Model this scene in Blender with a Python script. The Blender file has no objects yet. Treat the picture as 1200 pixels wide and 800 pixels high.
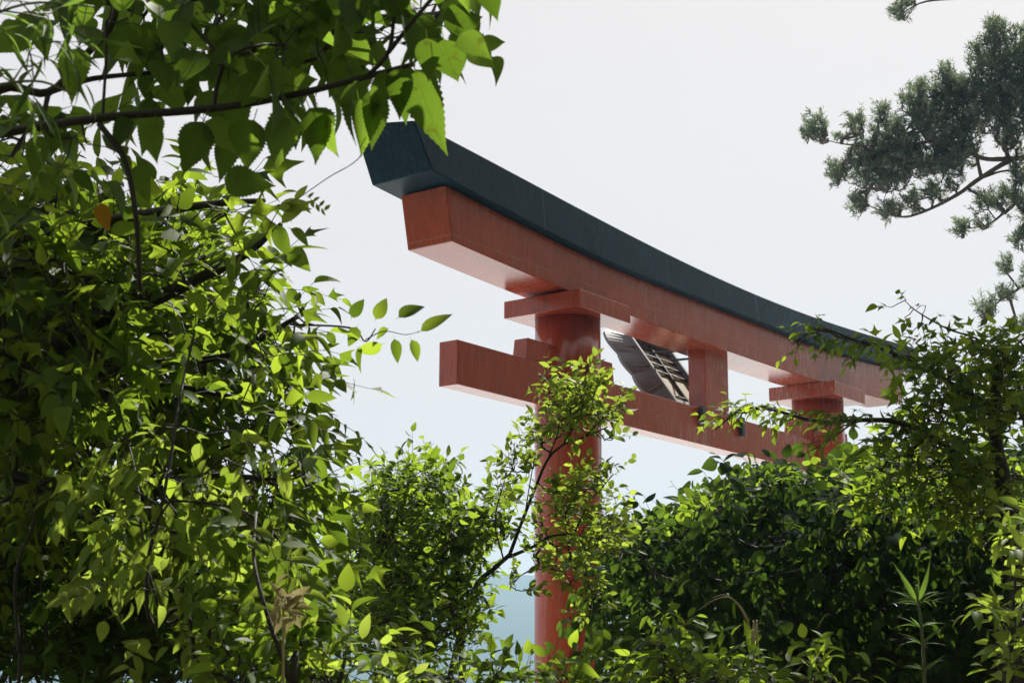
import bpy, bmesh, math, random
import numpy as np
from mathutils import Vector, Matrix

R = np.random.default_rng(11)
scene = bpy.context.scene
COL = scene.collection
rad = math.radians

# ------------------------------------------------------------------ camera
FPX = 1807.6                      # focal length in pixels of a 1200 px wide picture
PITCH, ROLL, YAW = 0.2174, 0.0039, 0.9313
CAM = np.array([0.0, 0.0, 1.6])
Fw = np.array([0, math.cos(PITCH), math.sin(PITCH)])
Rt0 = np.array([1.0, 0, 0]); Up0 = np.cross(Rt0, Fw)
Rt = Rt0 * math.cos(ROLL) + Up0 * math.sin(ROLL)
Up = -Rt0 * math.sin(ROLL) + Up0 * math.cos(ROLL)

def at(px, py, d):
    return CAM + d * (Fw + Rt * (px - 600) / FPX + Up * (400 - py) / FPX)

cd = bpy.data.cameras.new('camera')
cam = bpy.data.objects.new('camera', cd); COL.objects.link(cam)
cd.sensor_width = 36.0; cd.lens = 36.0 * FPX / 1200
cd.clip_start = 0.05; cd.clip_end = 20000
cam.matrix_world = Matrix(((Rt[0], Up[0], -Fw[0], CAM[0]), (Rt[1], Up[1], -Fw[1], CAM[1]),
                           (Rt[2], Up[2], -Fw[2], CAM[2]), (0, 0, 0, 1)))
cd.dof.use_dof = True; cd.dof.focus_distance = 9.0; cd.dof.aperture_fstop = 14
scene.camera = cam

# ------------------------------------------------------------------ light
SUN_AZ, SUN_EL = rad(24), rad(49)          # azimuth to the right of the view axis (+Y)
sl = bpy.data.lights.new('sun', 'SUN'); so = bpy.data.objects.new('sun', sl); COL.objects.link(so)
sl.energy = 5.0; sl.angle = rad(0.55); sl.color = (1.0, 0.95, 0.86)
sdir = Vector((math.sin(SUN_AZ) * math.cos(SUN_EL), math.cos(SUN_AZ) * math.cos(SUN_EL), math.sin(SUN_EL)))
so.rotation_euler = sdir.to_track_quat('Z', 'Y').to_euler()
so.location = (20, 40, 60)

w = bpy.data.worlds.new('World'); scene.world = w; w.use_nodes = True
nt = w.node_tree; nt.nodes.clear()
out = nt.nodes.new('ShaderNodeOutputWorld'); bg = nt.nodes.new('ShaderNodeBackground')
sky = nt.nodes.new('ShaderNodeTexSky'); sky.sky_type = 'NISHITA'; sky.sun_disc = False
sky.sun_elevation = SUN_EL; sky.sun_rotation = SUN_AZ; sky.dust_density = 4; sky.air_density = 1.2
mx = nt.nodes.new('ShaderNodeMix'); mx.data_type = 'RGBA'; mx.inputs[0].default_value = 0.90
nt.links.new(sky.outputs[0], mx.inputs[6])
mx.inputs[7].default_value = (9.1, 8.5, 8.22, 1)      # thin bright cloud veil over the blue
nt.links.new(mx.outputs[2], bg.inputs[0]); bg.inputs[1].default_value = 0.0548
nt.links.new(bg.outputs[0], out.inputs[0])

vs = scene.view_settings
vs.view_transform = 'Standard'; vs.look = 'None'; vs.exposure = 0.8; vs.gamma = 1.0; vs.use_curve_mapping = False
scene.render.engine = 'CYCLES'
cy = scene.cycles
cy.max_bounces = 8; cy.diffuse_bounces = 5; cy.glossy_bounces = 3; cy.transmission_bounces = 4
cy.volume_bounces = 0; cy.caustics_reflective = False; cy.caustics_refractive = False
cy.use_denoising = True

# ------------------------------------------------------------------ materials
def newmat(name):
    m = bpy.data.materials.new(name); m.use_nodes = True
    n = m.node_tree; n.nodes.clear()
    o = n.nodes.new('ShaderNodeOutputMaterial')
    return m, n, o

def N(n, t, **kw):
    x = n.nodes.new('ShaderNode' + t)
    for k, v in kw.items(): setattr(x, k, v)
    return x

def mixc(n, fac, a, b, mode='MIX'):
    x = N(n, 'Mix', data_type='RGBA', blend_type=mode)
    for s, v in ((0, fac), (6, a), (7, b)):
        if hasattr(v, 'links'): n.links.new(v, x.inputs[s])
        else: x.inputs[s].default_value = v if s == 0 else (*v, 1) if len(v) == 3 else v
    return x.outputs[2]

def math_(n, op, a, b=0.0, clamp=False):
    x = N(n, 'Math', operation=op, use_clamp=clamp)
    for s, v in ((0, a), (1, b)):
        if hasattr(v, 'links'): n.links.new(v, x.inputs[s])
        else: x.inputs[s].default_value = v
    return x.outputs[0]

def N_sep(n, vec, ax):
    x = N(n, 'SeparateXYZ'); n.links.new(vec, x.inputs[0]); return x.outputs[ax]

def ramp(n, fac, p0, p1):
    x = N(n, 'MapRange'); x.inputs[1].default_value = p0; x.inputs[2].default_value = p1
    n.links.new(fac, x.inputs[0]); return x.outputs[0]

def noise(n, vec, scale, detail=4, rough=0.55):
    x = N(n, 'TexNoise'); x.inputs['Scale'].default_value = scale
    x.inputs['Detail'].default_value = detail; x.inputs['Roughness'].default_value = rough
    if vec is not None: n.links.new(vec, x.inputs['Vector'])
    return x.outputs['Fac']

def leafmat(name, c1, c2, t1, t2, trans=0.5, rough=0.42, vein=0.0, spot=0.0, spec=0.3):
    """leaf: glossy-diffuse upper face plus light let through; colour varies from leaf to leaf"""
    m, n, o = newmat(name)
    geo = N(n, 'NewGeometry'); rnd = geo.outputs['Random Per Island']
    tc = N(n, 'TexCoord')
    nz = noise(n, tc.outputs['Object'], 1.3, 2)
    f = math_(n, 'ADD', math_(n, 'MULTIPLY', math_(n, 'POWER', rnd, 1.3), 0.85), math_(n, 'MULTIPLY', nz, 0.3), True)
    t1 = tuple(q * 0.36 for q in t1); t2 = tuple(q * 1.0 for q in t2)
    c1 = tuple(q * 0.75 for q in c1)
    base = mixc(n, f, c1, c2); tr = mixc(n, f, t1, t2)
    if vein:
        sep = N(n, 'SeparateXYZ'); n.links.new(tc.outputs['UV'], sep.inputs[0])
        u = math_(n, 'ABSOLUTE', math_(n, 'SUBTRACT', sep.outputs[0], 0.5))
        ph = math_(n, 'SUBTRACT', sep.outputs[1], math_(n, 'MULTIPLY', u, 0.62))
        tri = math_(n, 'PINGPONG', math_(n, 'MULTIPLY', ph, 7.5), 0.5)
        sv = ramp(n, tri, 0.07, 0.0)
        mv = ramp(n, u, 0.03, 0.008)
        v = math_(n, 'MULTIPLY', math_(n, 'MAXIMUM', sv, mv), vein, True)
        base = mixc(n, v, base, (0.16, 0.2, 0.06))
        fine = noise(n, tc.outputs['UV'], 22, 3)
        tr = mixc(n, math_(n, 'MULTIPLY', v, 0.5), tr, (0.06, 0.11, 0.015))
        tr = mixc(n, math_(n, 'MULTIPLY', ramp(n, fine, 0.35, 0.75), 0.35), tr, (0.1, 0.2, 0.015))
    if spot:
        s = math_(n, 'MULTIPLY', ramp(n, noise(n, tc.outputs['Object'], 60, 2), 0.63, 0.7), spot)
        base = mixc(n, s, base, (0.12, 0.07, 0.02)); tr = mixc(n, s, tr, (0.1, 0.06, 0.01))
    p = N(n, 'BsdfPrincipled'); n.links.new(base, p.inputs['Base Color'])
    p.inputs['Roughness'].default_value = rough + 0.12; p.inputs['Specular IOR Level'].default_value = spec * 0.42
    t = N(n, 'BsdfTranslucent'); n.links.new(tr, t.inputs[0])
    s = N(n, 'MixShader'); s.inputs[0].default_value = trans
    n.links.new(p.outputs[0], s.inputs[1]); n.links.new(t.outputs[0], s.inputs[2])
    n.links.new(s.outputs[0], o.inputs[0])
    return m

def barkmat(name, a, b, scale=30):
    m, n, o = newmat(name)
    tc = N(n, 'TexCoord'); mp = N(n, 'Mapping'); mp.inputs['Scale'].default_value = (1, 1, 0.25)
    n.links.new(tc.outputs['Object'], mp.inputs[0])
    f = noise(n, mp.outputs[0], scale, 5)
    c = mixc(n, ramp(n, f, 0.3, 0.7), a, b)
    p = N(n, 'BsdfPrincipled'); n.links.new(c, p.inputs['Base Color']); p.inputs['Roughness'].default_value = 0.75
    bp = N(n, 'Bump'); bp.inputs['Strength'].default_value = 0.6; bp.inputs['Distance'].default_value = 0.01
    n.links.new(f, bp.inputs['Height']); n.links.new(bp.outputs[0], p.inputs['Normal'])
    n.links.new(p.outputs[0], o.inputs[0]); return m

def paintmat(name, a, b, chalk, chalk_amt, rough=0.3, seams=(), ior=1.52, coat=0.45):
    """aged gloss paint: blotchy pigment, chalky scuffs running down, fine specks"""
    m, n, o = newmat(name)
    tc = N(n, 'TexCoord'); ob = tc.outputs['Object']
    mp = N(n, 'Mapping'); mp.inputs['Scale'].default_value = (9, 9, 1.3); n.links.new(ob, mp.inputs[0])
    c = mixc(n, ramp(n, noise(n, ob, 2.2, 5), 0.3, 0.7), a, b)
    streak = ramp(n, noise(n, mp.outputs[0], 4, 7, 0.75), 0.48, 0.60)
    patch = ramp(n, noise(n, ob, 1.6, 4), 0.38, 0.60)
    speck = ramp(n, noise(n, ob, 28, 6, 0.8), 0.55, 0.62)
    mp2 = N(n, 'Mapping'); mp2.inputs['Scale'].default_value = (1.2, 1.2, 14); mp2.inputs['Rotation'].default_value = (0.3, 0.5, 0.2); n.links.new(ob, mp2.inputs[0])
    scr = ramp(n, noise(n, mp2.outputs[0], 6, 5, 0.7), 0.60, 0.66)
    side = ramp(n, N_sep(n, ob, 0), -3.2, 2.5)                       # the far half has weathered most
    wear = math_(n, 'ADD', math_(n, 'ADD', math_(n, 'MULTIPLY', streak, patch), math_(n, 'MULTIPLY', speck, 0.5)), math_(n, 'MULTIPLY', scr, 0.45))
    ch = math_(n, 'MULTIPLY', math_(n, 'MULTIPLY', wear, math_(n, 'ADD', math_(n, 'MULTIPLY', side, 0.95), 0.18)), chalk_amt, True)
    c = mixc(n, ch, c, chalk)
    grime = math_(n, 'MULTIPLY', ramp(n, noise(n, mp.outputs[0], 3.1, 6, 0.7), 0.46, 0.66), 0.6)
    c = mixc(n, grime, c, tuple(q * 0.45 for q in a))
    if seams:
        sep = N(n, 'SeparateXYZ'); n.links.new(ob, sep.inputs[0]); acc = None
        for ax, val, wd in seams:
            d = math_(n, 'ABSOLUTE', math_(n, 'SUBTRACT', sep.outputs[ax], val))
            v = ramp(n, d, wd, wd * 0.4)
            acc = v if acc is None else math_(n, 'MAXIMUM', acc, v)
        c = mixc(n, math_(n, 'MULTIPLY', acc, 0.45, True), c, chalk)
    p = N(n, 'BsdfPrincipled'); n.links.new(c, p.inputs['Base Color'])
    r = math_(n, 'ADD', math_(n, 'MULTIPLY', noise(n, ob, 7, 4), 0.16), rough - 0.08)
    n.links.new(math_(n, 'ADD', r, math_(n, 'MULTIPLY', ch, 0.12)), p.inputs['Roughness'])
    p.inputs['IOR'].default_value = ior
    p.inputs['Coat Weight'].default_value = coat; p.inputs['Coat Roughness'].default_value = 0.2; p.inputs['Coat IOR'].default_value = 1.5
    bp = N(n, 'Bump'); bp.inputs['Strength'].default_value = 0.05; bp.inputs['Distance'].default_value = 0.004
    n.links.new(noise(n, ob, 30, 5, 0.65), bp.inputs['Height']); n.links.new(bp.outputs[0], p.inputs['Normal'])
    n.links.new(p.outputs[0], o.inputs[0]); return m

def plain(name, a, b, rough=0.6, scale=6, metal=0.0):
    m, n, o = newmat(name)
    tc = N(n, 'TexCoord')
    c = mixc(n, ramp(n, noise(n, tc.outputs['Object'], scale, 5), 0.3, 0.7), a, b)
    p = N(n, 'BsdfPrincipled'); n.links.new(c, p.inputs['Base Color'])
    p.inputs['Roughness'].default_value = rough; p.inputs['Metallic'].default_value = metal
    n.links.new(p.outputs[0], o.inputs[0]); return m

VERM = paintmat('vermilion_paint', (0.46, 0.060, 0.014), (0.35, 0.048, 0.014), (0.42, 0.25, 0.21), 0.9, 0.2, ior=1.45)
VERM_TOP = paintmat('vermilion_paint_lintel', (0.45, 0.060, 0.015), (0.34, 0.048, 0.015), (0.42, 0.26, 0.23), 0.95, 0.2, ior=1.45,
                    seams=((0, -1.62, 0.008), (0, 0.62, 0.006), (0, 2.85, 0.007), (2, 0.40 + 5.5, 0.005)))
COPPER = paintmat('dark_copper_sheet', (0.002, 0.020, 0.034), (0.004, 0.036, 0.055), (0.06, 0.14, 0.18), 0.9, 0.42, ior=1.22, coat=0.0, seams=((0, -3.4, 0.012), (0, -1.3, 0.01), (0, 0.55, 0.03), (0, 1.6, 0.012), (0, 3.0, 0.012)))
STEEL = plain('dark_steel', (0.025, 0.035, 0.05), (0.05, 0.06, 0.08), 0.45, 20)
ALU = plain('pale_batten', (0.075, 0.068, 0.055), (0.05, 0.045, 0.038), 0.7, 15)
GREYWOOD = plain('weathered_grey_board', (0.15, 0.165, 0.18), (0.21, 0.22, 0.23), 0.6, 9)
TANWOOD = plain('tan_backing_board', (0.46, 0.41, 0.28), (0.3, 0.26, 0.18), 0.6, 9)
STONE = plain('granite', (0.3, 0.3, 0.29), (0.2, 0.2, 0.2), 0.8, 25)
BARK = barkmat('grey_brown_bark', (0.035, 0.028, 0.022), (0.075, 0.06, 0.045))
BARKD = barkmat('dark_bark', (0.014, 0.011, 0.009), (0.035, 0.028, 0.022))
CEDARBARK = barkmat('red_brown_bark', (0.07, 0.055, 0.045), (0.12, 0.09, 0.07), 14)
STALK = plain('green_stalk', (0.07, 0.11, 0.03), (0.11, 0.14, 0.04), 0.5, 20)
STRAW = plain('dry_straw', (0.42, 0.36, 0.2), (0.3, 0.25, 0.13), 0.6, 30)

L_MULB = leafmat('mulberry_leaf', (0.03, 0.07, 0.018), (0.055, 0.10, 0.022), (0.19, 0.38, 0.02), (0.36, 0.57, 0.05), 0.48, 0.45, vein=0.6, spot=0.5)
L_BROAD = leafmat('broad_leaf', (0.028, 0.065, 0.018), (0.06, 0.10, 0.025), (0.22, 0.45, 0.025), (0.6, 0.82, 0.06), 0.48, 0.45, vein=0.3)
L_VINE = leafmat('vine_leaf', (0.05, 0.10, 0.025), (0.09, 0.14, 0.04), (0.42, 0.68, 0.04), (0.62, 0.8, 0.10), 0.5, 0.45)
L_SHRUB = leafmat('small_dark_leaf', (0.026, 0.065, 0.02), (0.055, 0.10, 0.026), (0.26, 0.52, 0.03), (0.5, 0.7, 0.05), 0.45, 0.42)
L_SAPL = leafmat('fresh_small_leaf', (0.08, 0.13, 0.025), (0.14, 0.17, 0.035), (0.44, 0.64, 0.05), (0.52, 0.68, 0.07), 0.5, 0.4)
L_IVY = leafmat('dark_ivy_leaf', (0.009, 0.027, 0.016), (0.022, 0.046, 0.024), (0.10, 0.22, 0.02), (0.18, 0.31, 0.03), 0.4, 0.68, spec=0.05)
L_MAPLE = leafmat('maple_leaf', (0.026, 0.065, 0.022), (0.055, 0.095, 0.026), (0.28, 0.55, 0.035), (0.54, 0.72, 0.05), 0.46, 0.45)
L_CEDAR = leafmat('cedar_needle', (0.10, 0.14, 0.115), (0.13, 0.175, 0.13), (0.36, 0.46, 0.26), (0.42, 0.54, 0.28), 0.42, 0.55)
L_BAMB = leafmat('bamboo_leaf', (0.04, 0.085, 0.025), (0.075, 0.115, 0.035), (0.14, 0.28, 0.03), (0.24, 0.4, 0.05), 0.45, 0.45)
L_DEAD = leafmat('withered_leaf', (0.40, 0.33, 0.18), (0.26, 0.22, 0.11), (0.5, 0.42, 0.2), (0.4, 0.36, 0.15), 0.4, 0.6)
L_YELL = leafmat('yellow_leaf', (0.4, 0.2, 0.03), (0.35, 0.16, 0.02), (0.75, 0.4, 0.03), (0.6, 0.3, 0.02), 0.5, 0.5)

# ------------------------------------------------------------------ object helpers
def link(name, me, mat, parent=None):
    o = bpy.data.objects.new(name, me); COL.objects.link(o)
    if mat: me.materials.append(mat)
    if parent is not None: o.parent = parent
    return o

def thing(name, label, cat, loc=(0, 0, 0), rotz=0, group=None):
    o = bpy.data.objects.new(name, None); COL.objects.link(o)
    o.location = loc; o.rotation_euler = (0, 0, rotz); o.empty_display_size = 0.2
    o['label'] = label; o['category'] = cat
    if group: o['group'] = group
    return o

def tag(o, label, cat, group=None):
    o['label'] = label; o['category'] = cat
    if group: o['group'] = group
    return o

def npmesh(name, V, sizes, loops, uv=None, smooth=False):
    V = np.asarray(V, np.float32)
    me = bpy.data.meshes.new(name)
    me.vertices.add(len(V)); me.vertices.foreach_set('co', V.ravel())
    loops = np.asarray(loops, np.int32); sizes = np.asarray(sizes, np.int32)
    me.loops.add(len(loops)); me.loops.foreach_set('vertex_index', loops)
    me.polygons.add(len(sizes))
    st = np.zeros(len(sizes), np.int32); st[1:] = np.cumsum(sizes)[:-1]
    me.polygons.foreach_set('loop_start', st)
    if uv is not None:
        l = me.uv_layers.new(name='UVMap'); l.data.foreach_set('uv', np.asarray(uv, np.float32)[loops].ravel())
    me.update(calc_edges=True)
    if smooth: me.polygons.foreach_set('use_smooth', np.ones(len(sizes), bool))
    me.validate()
    return me

class MB:
    """collects boxes, lofts and tubes and links them as one mesh object"""
    def __init__(s): s.v = []; s.f = []
    def add(s, v, f):
        o = len(s.v); s.v += [tuple(map(float, p)) for p in v]; s.f += [tuple(i + o for i in q) for q in f]
    def box(s, lo, hi):
        (a, b, c), (d, e, g) = lo, hi
        s.add([(a,b,c),(d,b,c),(d,e,c),(a,e,c),(a,b,g),(d,b,g),(d,e,g),(a,e,g)],
              [(3,2,1,0),(4,5,6,7),(0,1,5,4),(1,2,6,5),(2,3,7,6),(3,0,4,7)])
    def hexa(s, pts):
        s.add(pts, [(3,2,1,0),(4,5,6,7),(0,1,5,4),(1,2,6,5),(2,3,7,6),(3,0,4,7)])
    def loft(s, secs):
        n = len(secs[0]); v = [p for q in secs for p in q]; f = []
        for i in range(len(secs) - 1):
            for j in range(n):
                k = (j + 1) % n
                f.append((i*n+j, i*n+k, (i+1)*n+k, (i+1)*n+j))
        f.append(tuple(range(n-1, -1, -1))); f.append(tuple((len(secs)-1)*n + j for j in range(n)))
        s.add(v, f)
    def tube(s, P, r, n=6):
        P = [Vector(p) for p in P]
        r = r if hasattr(r, '__len__') else [r] * len(P)
        secs = []
        d0 = (P[1] - P[0]).normalized()
        up = Vector((0, 0, 1)) if abs(d0.z) < 0.9 else Vector((1, 0, 0))
        a = d0.cross(up).normalized()
        for i, p in enumerate(P):
            d = (P[min(i+1, len(P)-1)] - P[max(i-1, 0)]).normalized()
            a = (a - d * a.dot(d)).normalized(); b = d.cross(a)
            secs.append([p + (a * math.cos(2*math.pi*j/n) + b * math.sin(2*math.pi*j/n)) * r[i] for j in range(n)])
        s.loft(secs)
    def build(s, name, mat, parent=None, smooth=False, bevel=0.0):
        me = bpy.data.meshes.new(name); me.from_pydata(s.v, [], s.f); me.update()
        bm = bmesh.new(); bm.from_mesh(me); bmesh.ops.recalc_face_normals(bm, faces=bm.faces); bm.to_mesh(me); bm.free()
        if smooth:
            for p in me.polygons: p.use_smooth = True
        o = link(name, me, mat, parent)
        if bevel:
            b = o.modifiers.new('bevel', 'BEVEL'); b.width = bevel; b.segments = 2; b.limit_method = 'ANGLE'; b.angle_limit = rad(35)
        return o

# ------------------------------------------------------------------ the torii
C, S = math.cos(YAW), math.sin(YAW)
BASE = -5.5                                    # local height of the pillar feet
dx, dy, dz = 13.9695, 7.82, 3.1474
loc0 = np.array([dx * C - dy * S, dx * S + dy * C, 1.6 + dz])     # torii's local origin in the world
torii = thing('torii', 'weathered vermilion shrine gate with dark curved roof beam rising above the shrubs', 'torii gate',
              (loc0[0], loc0[1], loc0[2] + BASE), YAW)
LZ = -BASE
PX, PR, BH, ZB, BT = 2.6, 0.3013, 0.4193, 0.0911, 0.1609
NZ0, NZ1, ND, NX = -0.7783, -0.4035, 0.0983, 4.3321
SD, SL, GK = 0.2386, 4.5894, 0.2468
sz = lambda x: 0.2348 + 0.134 * abs(x / 5) ** 2.2
kb = lambda x: 0.646 + 0.183 * (max(0.0, math.sqrt(x * x + 0.3) - 2.07) / 2.9) ** 1.4
_pt = np.polyfit([-5.2, -4.66, -3.73, -2.52, -1.52, -0.4, 0.86, 2.14, 3.93, 4.93], [1.20, 1.178, 1.125, 1.045, 0.998, 0.966, 0.962, 0.984, 1.072, 1.139], 4)
kt = lambda x: float(np.polyval(_pt, x))

def cyl(mb, x, z0, z1, r0, r1, n=48, rings=12):
    secs = []
    for i in range(rings + 1):
        t = i / rings; z = z0 + (z1 - z0) * t; r = r0 + (r1 - r0) * t
        secs.append([(x + r * math.cos(2*math.pi*j/n), r * math.sin(2*math.pi*j/n), z + LZ) for j in range(n)])
    mb.loft(secs)

for s in (-1, 1):
    m = MB(); cyl(m, s * PX, BASE, ZB - 0.003, PR * 1.02, PR)
    o = m.build('pillar', VERM, torii)
    for p in o.data.polygons: p.use_smooth = len(p.vertices) == 4
    m = MB(); cyl(m, s * PX, BASE - 0.3, BASE + 0.55, PR + 0.03, PR + 0.025, 32, 1)
    m.build('pillar_foot', STEEL, o, bevel=0.01)
    m = MB(); B = BH
    m.hexa([(s*PX + x*B, y*B, ZB + LZ) for x, y in ((-1,-1),(1,-1),(1,1),(-1,1))] +
           [(s*PX + x*B, y*B, ZB + BT + LZ) for x, y in ((-1,-1),(1,-1),(1,1),(-1,1))])
    m.build('capital_block', VERM, torii, bevel=0.008)
    for e in (-1, 1):                                              # wedges on the tie beam, both sides of each pillar
        m = MB(); a, b = s*PX + e*(PR - 0.06), s*PX + e*(PR + 0.36 if e*s > 0 or True else 0)
        b = s*PX + e * (PR + (0.45 if e < 0 else 0.36)); q = 0.075
        z0, z1 = NZ1 + 0.003 + LZ, NZ1 + 0.20 + LZ
        m.hexa([(min(a,b),-q,z0),(max(a,b),-q,z0),(max(a,b),q,z0),(min(a,b),q,z0),
                (min(a,b)+(0.03 if e<0 else 0),-q,z1),(max(a,b)-(0.03 if e>0 else 0),-q,z1),(max(a,b)-(0.03 if e>0 else 0),q,z1),(min(a,b)+(0.03 if e<0 else 0),q,z1)])
        m.build('wedge', VERM, torii, bevel=0.006)
m = MB(); m.box((-NX, -ND, NZ0 + LZ), (NX, ND, NZ1 + LZ)); m.build('tie_beam', VERM, torii, bevel=0.008)
m = MB(); m.box((-GK, -ND - 0.002, NZ1 + 0.002 + LZ), (GK, ND + 0.002, sz(0) + 0.01 + LZ)); m.build('centre_strut', VERM, torii, bevel=0.008)
# lintel: bottom follows one curve, its top butts under the roof beam
m = MB(); secs = []
for i in range(61):
    t = -1 + 2 * i / 60; x = t * SL; xt = t * (SL + 0.1)
    zl, zh = sz(x), kb(x) - 0.003
    secs.append([(x, -SD, zl + LZ), (x, SD, zl + LZ), (xt, SD, zh + LZ), (xt, -SD, zh + LZ)])
m.loft(secs); m.build('lintel', VERM_TOP, torii, bevel=0.008)
m = MB(); secs = []; KD = 0.323; KL = 4.955
for i in range(81):
    t = -1 + 2 * i / 80; x = t * KL; xt = t * (KL + 0.2); xr = t * (KL + 0.222)
    zl, zh = kb(x), kt(xt)
    secs.append([(x, -KD, zl + LZ), (x, KD, zl + LZ), (xt, KD - 0.0, zh + LZ), (xr, 0, zh + 0.04 + LZ), (xt, -KD + 0.04, zh + LZ)])
m.loft(secs); m.build('roof_beam', COPPER, torii, bevel=0.01)
for px_ in (-0.37, 0.47):                                          # small dark steel clips on the face of the tie beam
    m = MB(); m.box((px_ - 0.035, -ND - 0.05, NZ1 - 0.185 + LZ), (px_ + 0.035, -ND - 0.002, NZ1 + 0.012 + LZ))
    m.box((px_ - 0.05, -ND - 0.062, NZ1 - 0.15 + LZ), (px_ + 0.01, -ND - 0.0515, NZ1 - 0.02 + LZ))
    m.build('bracket', STEEL, torii, bevel=0.004)

# the name plaque on the far side, seen from behind, leaning out at its top
pq = thing('shrine_plaque', 'grey framed gate plaque seen from behind, leaning between the beams of the torii', 'plaque',
           (loc0[0], loc0[1], loc0[2]), YAW)
n_ = Vector((0, 0.814, -0.58)); u_ = Vector((0, 0.58, 0.814)); x_ = Vector((1, 0, 0)); O_ = Vector((0, 0.15, -0.33))
def pl(x, v, nn): return O_ + x_ * x + u_ * v + n_ * nn
PH, PW = 0.98, 0.42
def pbox(mb, x0, x1, v0, v1, n0, n1):
    mb.hexa([pl(x0,v0,n0),pl(x1,v0,n0),pl(x1,v1,n0),pl(x0,v1,n0),pl(x0,v0,n1),pl(x1,v0,n1),pl(x1,v1,n1),pl(x0,v1,n1)])
m = MB(); pbox(m, -PW+0.03, PW-0.03, 0.03, PH-0.03, 0.053, 0.075); m.build('back_board', TANWOOD, pq)
m = MB()
pbox(m, -PW, -PW+0.05, 0, PH, -0.01, 0.05); pbox(m, PW-0.05, PW, 0, PH, -0.01, 0.05)
pbox(m, -PW+0.051, PW-0.051, 0, 0.05, -0.01, 0.049); pbox(m, -PW+0.051, PW-0.051, PH-0.05, PH, -0.01, 0.049)
m.build('inner_frame', GREYWOOD, pq, bevel=0.004)
for x0 in (-0.02,):
    m = MB(); pbox(m, x0, x0+0.03, 0.051, PH-0.051, 0.024, 0.05); m.build('batten', ALU, pq)
for v0 in (0.15, 0.50, 0.62, 0.74, 0.86):
    m = MB(); pbox(m, -PW+0.051, PW-0.051, v0, v0+0.018, 0.028, 0.047); m.build('batten', ALU, pq)
def flare(name, side):
    m = MB(); K = 24; a = []; b = []
    for i in range(K + 1):
        t = i / K
        wob = 0.055 * abs(math.sin(t * math.pi * 4)) + 0.012 * math.sin(t * math.pi)
        if side in 'LR':
            sg = -1 if side == 'L' else 1
            a.append((sg*PW, t*PH, 0.02)); b.append((sg*(PW+0.17+wob), -0.13 + t*(PH+0.26), 0.14))
        else:
            v, e = (PH, 1) if side == 'T' else (0, -1)
            a.append((-PW + 2*PW*t, v, 0.02)); b.append(((-PW-0.17) + (2*PW+0.34)*t, v + e*(0.13+wob), 0.14))
    secs = []
    for p, q in zip(a, b):
        secs.append([pl(*p), pl(*q), pl(q[0], q[1], q[2]+0.03), pl(p[0], p[1], p[2]+0.03)])
    m.loft(secs); o = m.build(name, GREYWOOD, pq)
    if side in 'LR':                                               # raised ribs across the flared board
        sg = -1 if side == 'L' else 1
        for t in (0.28, 0.55, 0.82):
            r = MB(); p = (sg*PW, t*PH, 0.012); q = (sg*(PW+0.17), -0.13+t*(PH+0.26), 0.131)
            r.tube([pl(*p), pl(*q)], 0.011, 5); r.build('rib', GREYWOOD, o)
for sd in 'LRTB': flare('flared_edge', sd)
for x0 in (-0.22, 0.22):                                           # steel stays up to the back of the lintel
    m = MB(); m.tube([pl(x0, 0.74, 0.0), Vector((x0 + 0.02, SD - 0.03, 0.26))], 0.013, 6); m.build('stay_rod', STEEL, pq)

# ------------------------------------------------------------------ terrain, hills, air
def ground_h(x, y):
    h = 0.0
    if y > 3: h -= 0.8 * min(1, (y - 3) / 7)
    if y > 90: h -= 34 * (1 - math.exp(-(y - 90) / 60))
    b = -y - 4 + 0.2 * max(0, x)                       # wooded slope behind the viewpoint
    if b > 0: h += 24 * (1 - math.exp(-b / 20))
    c = x - 13 - 1.15 * max(0, y - 15)                  # rise added on the right, out of view, to darken gate reflections
    if c > 0: h += 32 * (1 - math.exp(-c / 8)) * min(1, 0.3 + max(0, c) / 6)
    h += 0.05 * math.sin(x * 1.3 + y * 0.7) + 0.04 * math.sin(y * 2.1 - x * 0.4)
    return h
rings = [0] + list(np.geomspace(0.8, 1400, 90)); A = 120
V = [(0, 0, ground_h(0, 0))]; Fc = []
for i, r in enumerate(rings[1:]):
    for j in range(A):
        a = 2*math.pi*j/A; x, y = r*math.sin(a), r*math.cos(a); V.append((x, y, ground_h(x, y)))
for j in range(A): Fc.append((0, 1+(j+1) % A, 1+j))
for i in range(len(rings) - 2):
    for j in range(A):
        k = (j+1) % A; Fc.append((1+i*A+j, 1+i*A+k, 1+(i+1)*A+k, 1+(i+1)*A+j))
me = bpy.data.meshes.new('ground'); me.from_pydata(V, [], Fc); me.update()
GROUND = plain('leaf_litter_soil', (0.05, 0.055, 0.025), (0.085, 0.065, 0.04), 0.95, 3)
g = link('ground', me, GROUND); g['kind'] = 'structure'
for p in me.polygons: p.use_smooth = True

V = []; Fc = []; K = 120; D0 = 900
prof_x = [-900, 0, 300, 480, 565, 625, 765, 1000, 1300, 2000]; prof_y = [740, 702, 676, 668, 672, 679, 697, 722, 745, 770]
for i in range(K + 1):
    px = -900 + 2900 * i / K
    el = (799.5 - np.interp(px, prof_x, prof_y)) / FPX
    top = 1.6 + el * D0 + 1.2 * math.sin(px * 0.061) + 0.8 * math.sin(px * 0.17 + 1)
    az = (px - 600) / FPX
    for dd, hh in ((D0 - 350, -36), (D0 - 240, -35 + (top + 35) * 0.30), (D0 - 120, -35 + (top + 35) * 0.66), (D0, top), (D0 + 200, -35 + (top + 35) * 0.5), (D0 + 380, -36)):
        wv = 1 + 0.02 * math.sin(i * 0.9 + dd)
        V.append((dd * wv * math.sin(az), dd * math.cos(az), hh))
for i in range(K):
    for j in range(5):
        Fc.append((i*6+j, (i+1)*6+j, (i+1)*6+j+1, i*6+j+1))
me = bpy.data.meshes.new('hills'); me.from_pydata(V, [], Fc); me.update()
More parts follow.
